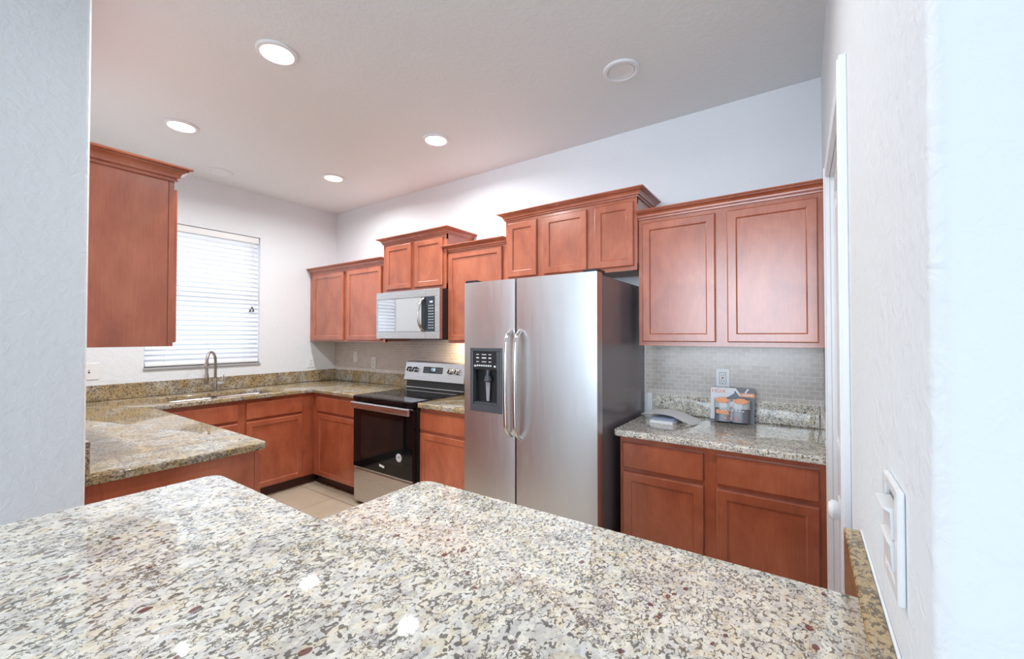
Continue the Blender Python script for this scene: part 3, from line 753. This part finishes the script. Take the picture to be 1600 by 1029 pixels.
for a, c, v0, v1 in ((SM+.0008, MX1, MZ0, wz0), (SM+.0008, MX1, wz1, MZ1), (MX1-.052, MX1, wz0, wz1)): box(b, a, c, MY, MY+.034, v0, v1, .0025)
cpn = obj('control_panel', b, M_steelh, t)
b = B(); box(b, SM+.001, MX1-.052, MY+.001, MY+.034, wz0, wz1); obj('keypad', b, M_disp, cpn)
b = B()
for j in range(9):
    for k in range(3): box(b, SM+.034+.021*k, SM+.034+.021*k+.011, MY+.0002, MY+.0012, wz0+.026+.0225*j, wz0+.032+.0225*j)
box(b, SM+.046, SM+.08, MY+.0002, MY+.0012, wz1-.050, wz1-.036)
obj('key_marks', b, M_print, cpn)
b = B(); pts = []
for k in range(21):
    s_ = k/20; z = 1.690 + (1.424-1.690)*s_; pts.append((-2.534 - .012*math.sin(math.pi*s_), MY+.004 - .052*math.sin(math.pi*s_)**.55, z))
tube(b, pts, .014, 14, flat=.6, up=(1,0,0)); obj('handle', b, M_chrome, mdoor, True)
obj('bottom_vent', bx(MX0+.05, MX1-.05, MY+.05, YB-.05, MZ0-.009, MZ0-.006), M_greyp, t)
obj('cooktop_lamp', bx(-2.52, -2.42, 2.56, 2.64, MZ0-.0095, MZ0-.006), M_led, t, label='lit cooktop lamp')
area_light('cooktop_lamp_light', (-2.44, 2.66, MZ0-.014), (R(18), 0, 0), .05, 1.1, (1.0, .70, .42), 'DISK')

# ------------------------------------------------------------ ceiling fittings
def downlight(label, x, y, lit, cat='ceiling light', name='recessed_light', group='recessed ceiling lights', r=.094, power=LAMP_W):
    t = thing(name, label, cat, (x, y, HC-.012), group)
    lathe_b = lathe(B(), [(r, .012), (r, .006), (r-.004, .001), (r-.018, -.001), (.069, .005), (.066, .012)], (x, y, HC-.012), n=48, closed=True)
    obj('trim_ring', lathe_b, M_white, t, True)
    if lit:
        obj('lens', lathe(B(), [(0, .003), (.067, .005), (.067, .011), (0, .011)], (x, y, HC-.012), n=48), M_lens, t, True)
        area_light('downlight_bulb', (x, y, HC-.016), (0, 0, 0), .12, power, LAMP_COL, 'DISK', None, 165)
    else:
        obj('baffle', lathe(B(), [(0, .0115), (.045, .0112), (.064, .003), (.067, .0045), (.067, .0117), (0, .0119)], (x, y, HC-.012), n=48), M_white, t, True)
    return t
downlight('lit recessed ceiling light nearest the camera, largest of the four', -2.125, 1.022, True)
downlight('lit recessed ceiling light above the left wall cabinet end', -3.392, 1.018, True)
downlight('lit recessed ceiling light in front of the cabinet over the refrigerator', -2.140, 2.128, True)
downlight('smallest lit recessed ceiling light near the far corner', -3.405, 2.128, True)
downlight('assumed lit recessed ceiling light over the lower bar counter, just above the picture', -.776, 1.020, True, power=6.5)  # unseen lamp, assumed from highlights on the right base cabinets
downlight('unlit round white ceiling light above the right wall cabinets', -.776, 2.128, False, group=None)
downlight('unlit round white ceiling disc close to the window wall', -4.090, 1.500, False, group=None, r=.098)

# ------------------------------------------------------------ plates
def plate(name, label, cat, mp, u, v, w, h, kind, group=None):
    c = mp(u, v, 0); t = thing(name, label, cat, c, group)
    def bb(b, a, d, e_, f, d0, d1, bev=.0):
        p = mp(u+a, v+e_, d0); q = mp(u+d, v+f, d1); box(b, p[0], q[0], p[1], q[1], p[2], q[2], bev)
    b = B(); bb(b, -w/2, w/2, -h/2, h/2, .0004, .006, .002); pl_ = obj('cover_plate', b, M_plastic, t)
    if kind == 'duplex':
        b = B(); bb(b, -.0165, .0165, -.033, .033, .005, .0085, .002); obj('socket_insert', b, M_plastic, t)
        b = B()
        for s_ in (-.017, .017):
            bb(b, -.008, -.005, s_-.004, s_+.006, .0083, .0088); bb(b, .005, .008, s_-.004, s_+.006, .0083, .0088); bb(b, -.0025, .0025, s_-.013, s_-.009, .0083, .0088)
        obj('slots', b, M_dark_slot, t)
        if 'buttons' in label:
            b = B(); bb(b, -.006, .006, -.004, .000, .0083, .0095); bb(b, -.006, .006, .001, .005, .0083, .0095); obj('test_buttons', b, M_red, t, label='red test buttons')
            b = B(); bb(b, -.0185, .0185, -.0352, -.0335, .0058, .0064); bb(b, -.0185, .0185, .0335, .0352, .0058, .0064); bb(b, -.0185, -.017, -.0352, .0352, .0058, .0064); bb(b, .017, .0185, -.0352, .0352, .0058, .0064); obj('insert_edge', b, M_greyp, t)
    elif kind == 'toggle':
        b = B(); bb(b, -.005, .005, -.012, .012, .0055, .0068); obj('slot', b, M_dark_slot, t)
        b = B(); bb(b, -.0035, .0035, -.002, .008, .006, .018, .001); obj('toggle', b, M_plastic, t)
    elif kind == 'rocker':
        b = B(); bb(b, -.0165, .0165, -.033, .033, .0055, .0085, .0015); obj('rocker', b, M_plastic, t)
    return t
plate('wall_outlet', 'white outlet plate on the window wall near the far corner', 'outlet', MAPA(XA), 2.504, 1.097, .076, .118, 'duplex')
plate('light_switch', 'white toggle switch plate on the window wall left of the blind', 'switch', MAPA(XA), .775, 1.115, .115, .125, 'toggle')
plate('light_switch', 'white rocker switch plate on the mosaic, the left one behind the corner counter', 'switch', MAPB(YB-.008), -4.021, 1.156, .072, .114, 'rocker')
plate('wall_outlet', 'white outlet plate on the mosaic, the right one nearer the range', 'outlet', MAPB(YB-.008), -3.710, 1.102, .078, .118, 'duplex')
plate('wall_outlet', 'white outlet with red and black test buttons above the boxed pack', 'outlet', MAPB(YB-.008), -.398, 1.130, .075, .117, 'duplex')
# near switch on the right wall: open cover plate with a protruding double rocker
MR = lambda u, v, d: (XR-d, u, v)
t = thing('light_switch', 'white switch plate with two stacked rockers on the right wall, close to the camera', 'switch', (XR, .676, 1.148))
b = B()
def mb(a, c, v0, v1, d0, d1, bev=.0): box(b, XR-d0, XR-d1, a, c, v0, v1, bev)
u0, u1, v0, v1 = .627, .727, 1.085, 1.211
mb(u0, u0+.018, v0, v1, .0003, .0075, .002); mb(u1-.018, u1, v0, v1, .0003, .0075, .002); mb(u0+.017, u1-.017, v0, v0+.016, .0003, .0072, .002); mb(u0+.017, u1-.017, v1-.012, v1, .0003, .0072, .002)
obj('cover_plate', b, M_plastic, t)
b = B(); mb(u0+.017, u1-.017, v0+.014, v1-.010, .0003, .003); obj('switch_frame', b, M_greyp, t)
for r0, r1, top in ((1.113, 1.1475, .0135), (1.150, 1.186, .0175)):
    b = B(); prism(b, [(r0, .003), (r0, .009), (r1-.006, .0105), (r1-.0005, top), (r1, .003)], u0+.0225, u1-.0225, Matrix(((0,-1,0,XR),(0,0,1,0),(1,0,0,0),(0,0,0,1))))
    obj('rocker', b, M_plastic, t)

# ------------------------------------------------------------ things on the right counter
# blister pack: printed card, two lidded tubs under clear plastic
bx0, bx1, by = -.452, -.226, 2.700
t = thing('boxed_container_pack', 'grey and orange store pack of two tubs standing below the outlet', 'package', (-.34, by, CT))
TM = Matrix.Translation((-.34, by, CT)) @ Matrix.Rotation(R(-7), 4, 'X') @ Matrix.Rotation(R(4), 4, 'Z')
def local(bm): 
    b = B(); join(b, bm, TM); return b
XZ = Matrix(((1,0,0,0),(0,0,1,0),(0,1,0,0),(0,0,0,1)))
hw, hh = .113, .196
obj('backing_card', local(prism(B(), round_poly([(-hw,.001,.004),(hw,.001,.004),(hw,hh,.012),(-hw,hh,.008)],4), -.004, .004, XZ)), M_card, t)
b = local(prism(B(), [(-hw+.001,.012),(-hw+.030,.012),(-hw+.034,.10),(.010,.165),(.016,hh-.001),(-hw+.001,hh-.002)], -.0052, -.004, XZ)); obj('white_print', b, M_cardw, t)
b = B(); prism(b, [(.004,hh-.001),(.018,hh-.001),(.052,.150),(.038,.150)], -.0056, -.004, XZ); prism(b, [(.060,.168),(.070,.168),(.086,hh-.001),(.076,hh-.001)], -.0056, -.004, XZ); obj('stripes', local(b), M_cardw, t)
obj('orange_band', local(prism(B(), [(.044,.148),(hw,.148),(hw,.170),(.044,.170)], -.0056, -.004, XZ)), M_orange, t)
b = B()
for k in range(4): box(b, .055+.013*k, .055+.013*k+.009, -.0061, -.0055, .155, .163)
obj('band_lettering', local(b), M_paper, t)
# tubs
tub = B(); lid = B(); cap = B()
pf = round_poly([(-.090,0,.02),(.090,0,.02),(.090,.118,.02),(.010,.112,.02),(-.010,.112,.02),(-.090,.118,.02)],5)
lob = []
for k in range(41):
    a = math.pi + math.pi*k/40
    x = .088*math.cos(a)
    lob.append((x, -.012 - .050*abs(math.sin(2*a if False else a))**.35 * (.80 + .20*abs(math.cos(a))**.8*1.0)))
lob_b = [(x, -.004) for x, _ in lob]
prism(tub, [(x, y) for x, y in lob] + [(.088, -.0045), (-.088, -.0045)], .004, .078, bev=.006)
obj('tub_base', local(tub), M_dgrey, t, True)
prism(lid, [(x*1.04, y*1.05) for x, y in lob] + [(.0915, -.0045), (-.0915, -.0045)], .079, .132, bev=.012)
obj('clear_cover', local(lid), M_clear, t, True)
for s_ in (-1, 1):
    c_ = B(); prism(c_, [(s_*.047+.036*math.cos(2*math.pi*k/24), .123+.016*math.sin(2*math.pi*k/24)) for k in range(24)], -.066, -.052, XZ, bev=.004); obj('orange_lid', local(c_), M_orange, t, True)
b = B(); prism(b, [(-.078,.048),(-.010,.044),(-.014,.066),(-.076,.070)], -.0645, -.055, XZ); obj('orange_patch', local(b), M_orange, t)
b = B()
for k in range(6): box(b, -.060+.019*k, -.060+.019*k+.014, -.0650, -.058, .0735, .0775)
for k in range(7): box(b, -.050+.017*k, -.050+.017*k+.012, -.0650, -.058, .066, .0695)
obj('tub_lettering', local(b), M_paper, t)
b = B()
for u in (-.030, .0, .028): box(b, u-.007, u+.007, -.0655, -.058, .018, .031, .001)
obj('tub_icons', local(b), mat('pink_icons', (.72,.38,.34), .5), t)
def text_mesh(body, size, ext=.0006):
    c = bpy.data.curves.new('txt', 'FONT'); c.body = body; c.size = size; c.extrude = ext; c.align_x = 'LEFT'
    o = bpy.data.objects.new('txt', c); COL.objects.link(o); bpy.context.view_layer.update()
    me = bpy.data.meshes.new_from_object(o.evaluated_get(bpy.context.evaluated_depsgraph_get()))
    bpy.data.objects.remove(o); bpy.data.curves.remove(c)
    bm = B(); bm.from_mesh(me); bpy.data.meshes.remove(me); return bm
tx = text_mesh('HDX', .030); bmesh.ops.scale(tx, vec=(1.15, 1, 1), verts=list(tx.verts))
b = B(); join(b, tx, TM @ Matrix.Translation((-hw+.006, -.0058, hh-.031)) @ Matrix.Rotation(R(90), 4, 'X')); obj('lettering', b, M_hdx, t, label='orange HDX lettering')

# booklets and a curled sheet of paper
def stack_book(name, label, x0, x1, y0, y1, z0, z1, rot, m):
    b = B(); cx_, cy_ = (x0+x1)/2, (y0+y1)/2
    join(b, bx(x0-cx_, x1-cx_, y0-cy_, y1-cy_, 0, z1-z0, bev=.001), Matrix.Translation((cx_, cy_, z0)) @ Matrix.Rotation(R(rot), 4, 'Z'))
    return tag(obj(name, b, m, base=(cx_, cy_, z0)), label, 'booklet')
stack_book('booklet', 'thick white booklet lowest in the small stack by the refrigerator', -.720, -.592, 2.420, 2.600, CT+.0005, CT+.0165, -3, M_paper)
stack_book('booklet', 'blue-grey booklet between the white booklet and the curled paper', -.712, -.586, 2.450, 2.625, CT+.017, CT+.027, -6, M_bluep)
b = B(); tt = bmesh.new(); rows = []
for k in range(17):
    s_ = k/16; x = -.800 + .300*s_
    z = CT+.030 + .014*math.sin(math.pi*min(1, s_*1.25)) - (0 if s_ < .62 else .026*((s_-.62)/.38)**1.1)
    off = -.035*s_
    rows.append([tt.verts.new((x, 2.500+off+.03*(s_ > .95)*0, z)), tt.verts.new((x+.012, 2.680+off, z+.002))])
for a, c in zip(rows, rows[1:]): tt.faces.new((a[0], c[0], c[1], a[1]))
join(b, tt); bmesh.ops.solidify(b, geom=list(b.faces), thickness=.0008)
tag(obj('paper_sheet', b, M_paper, smooth=True, base=(-.65, 2.58, CT+.0005)), 'curled white paper sheet draped over the booklets by the refrigerator', 'paper')
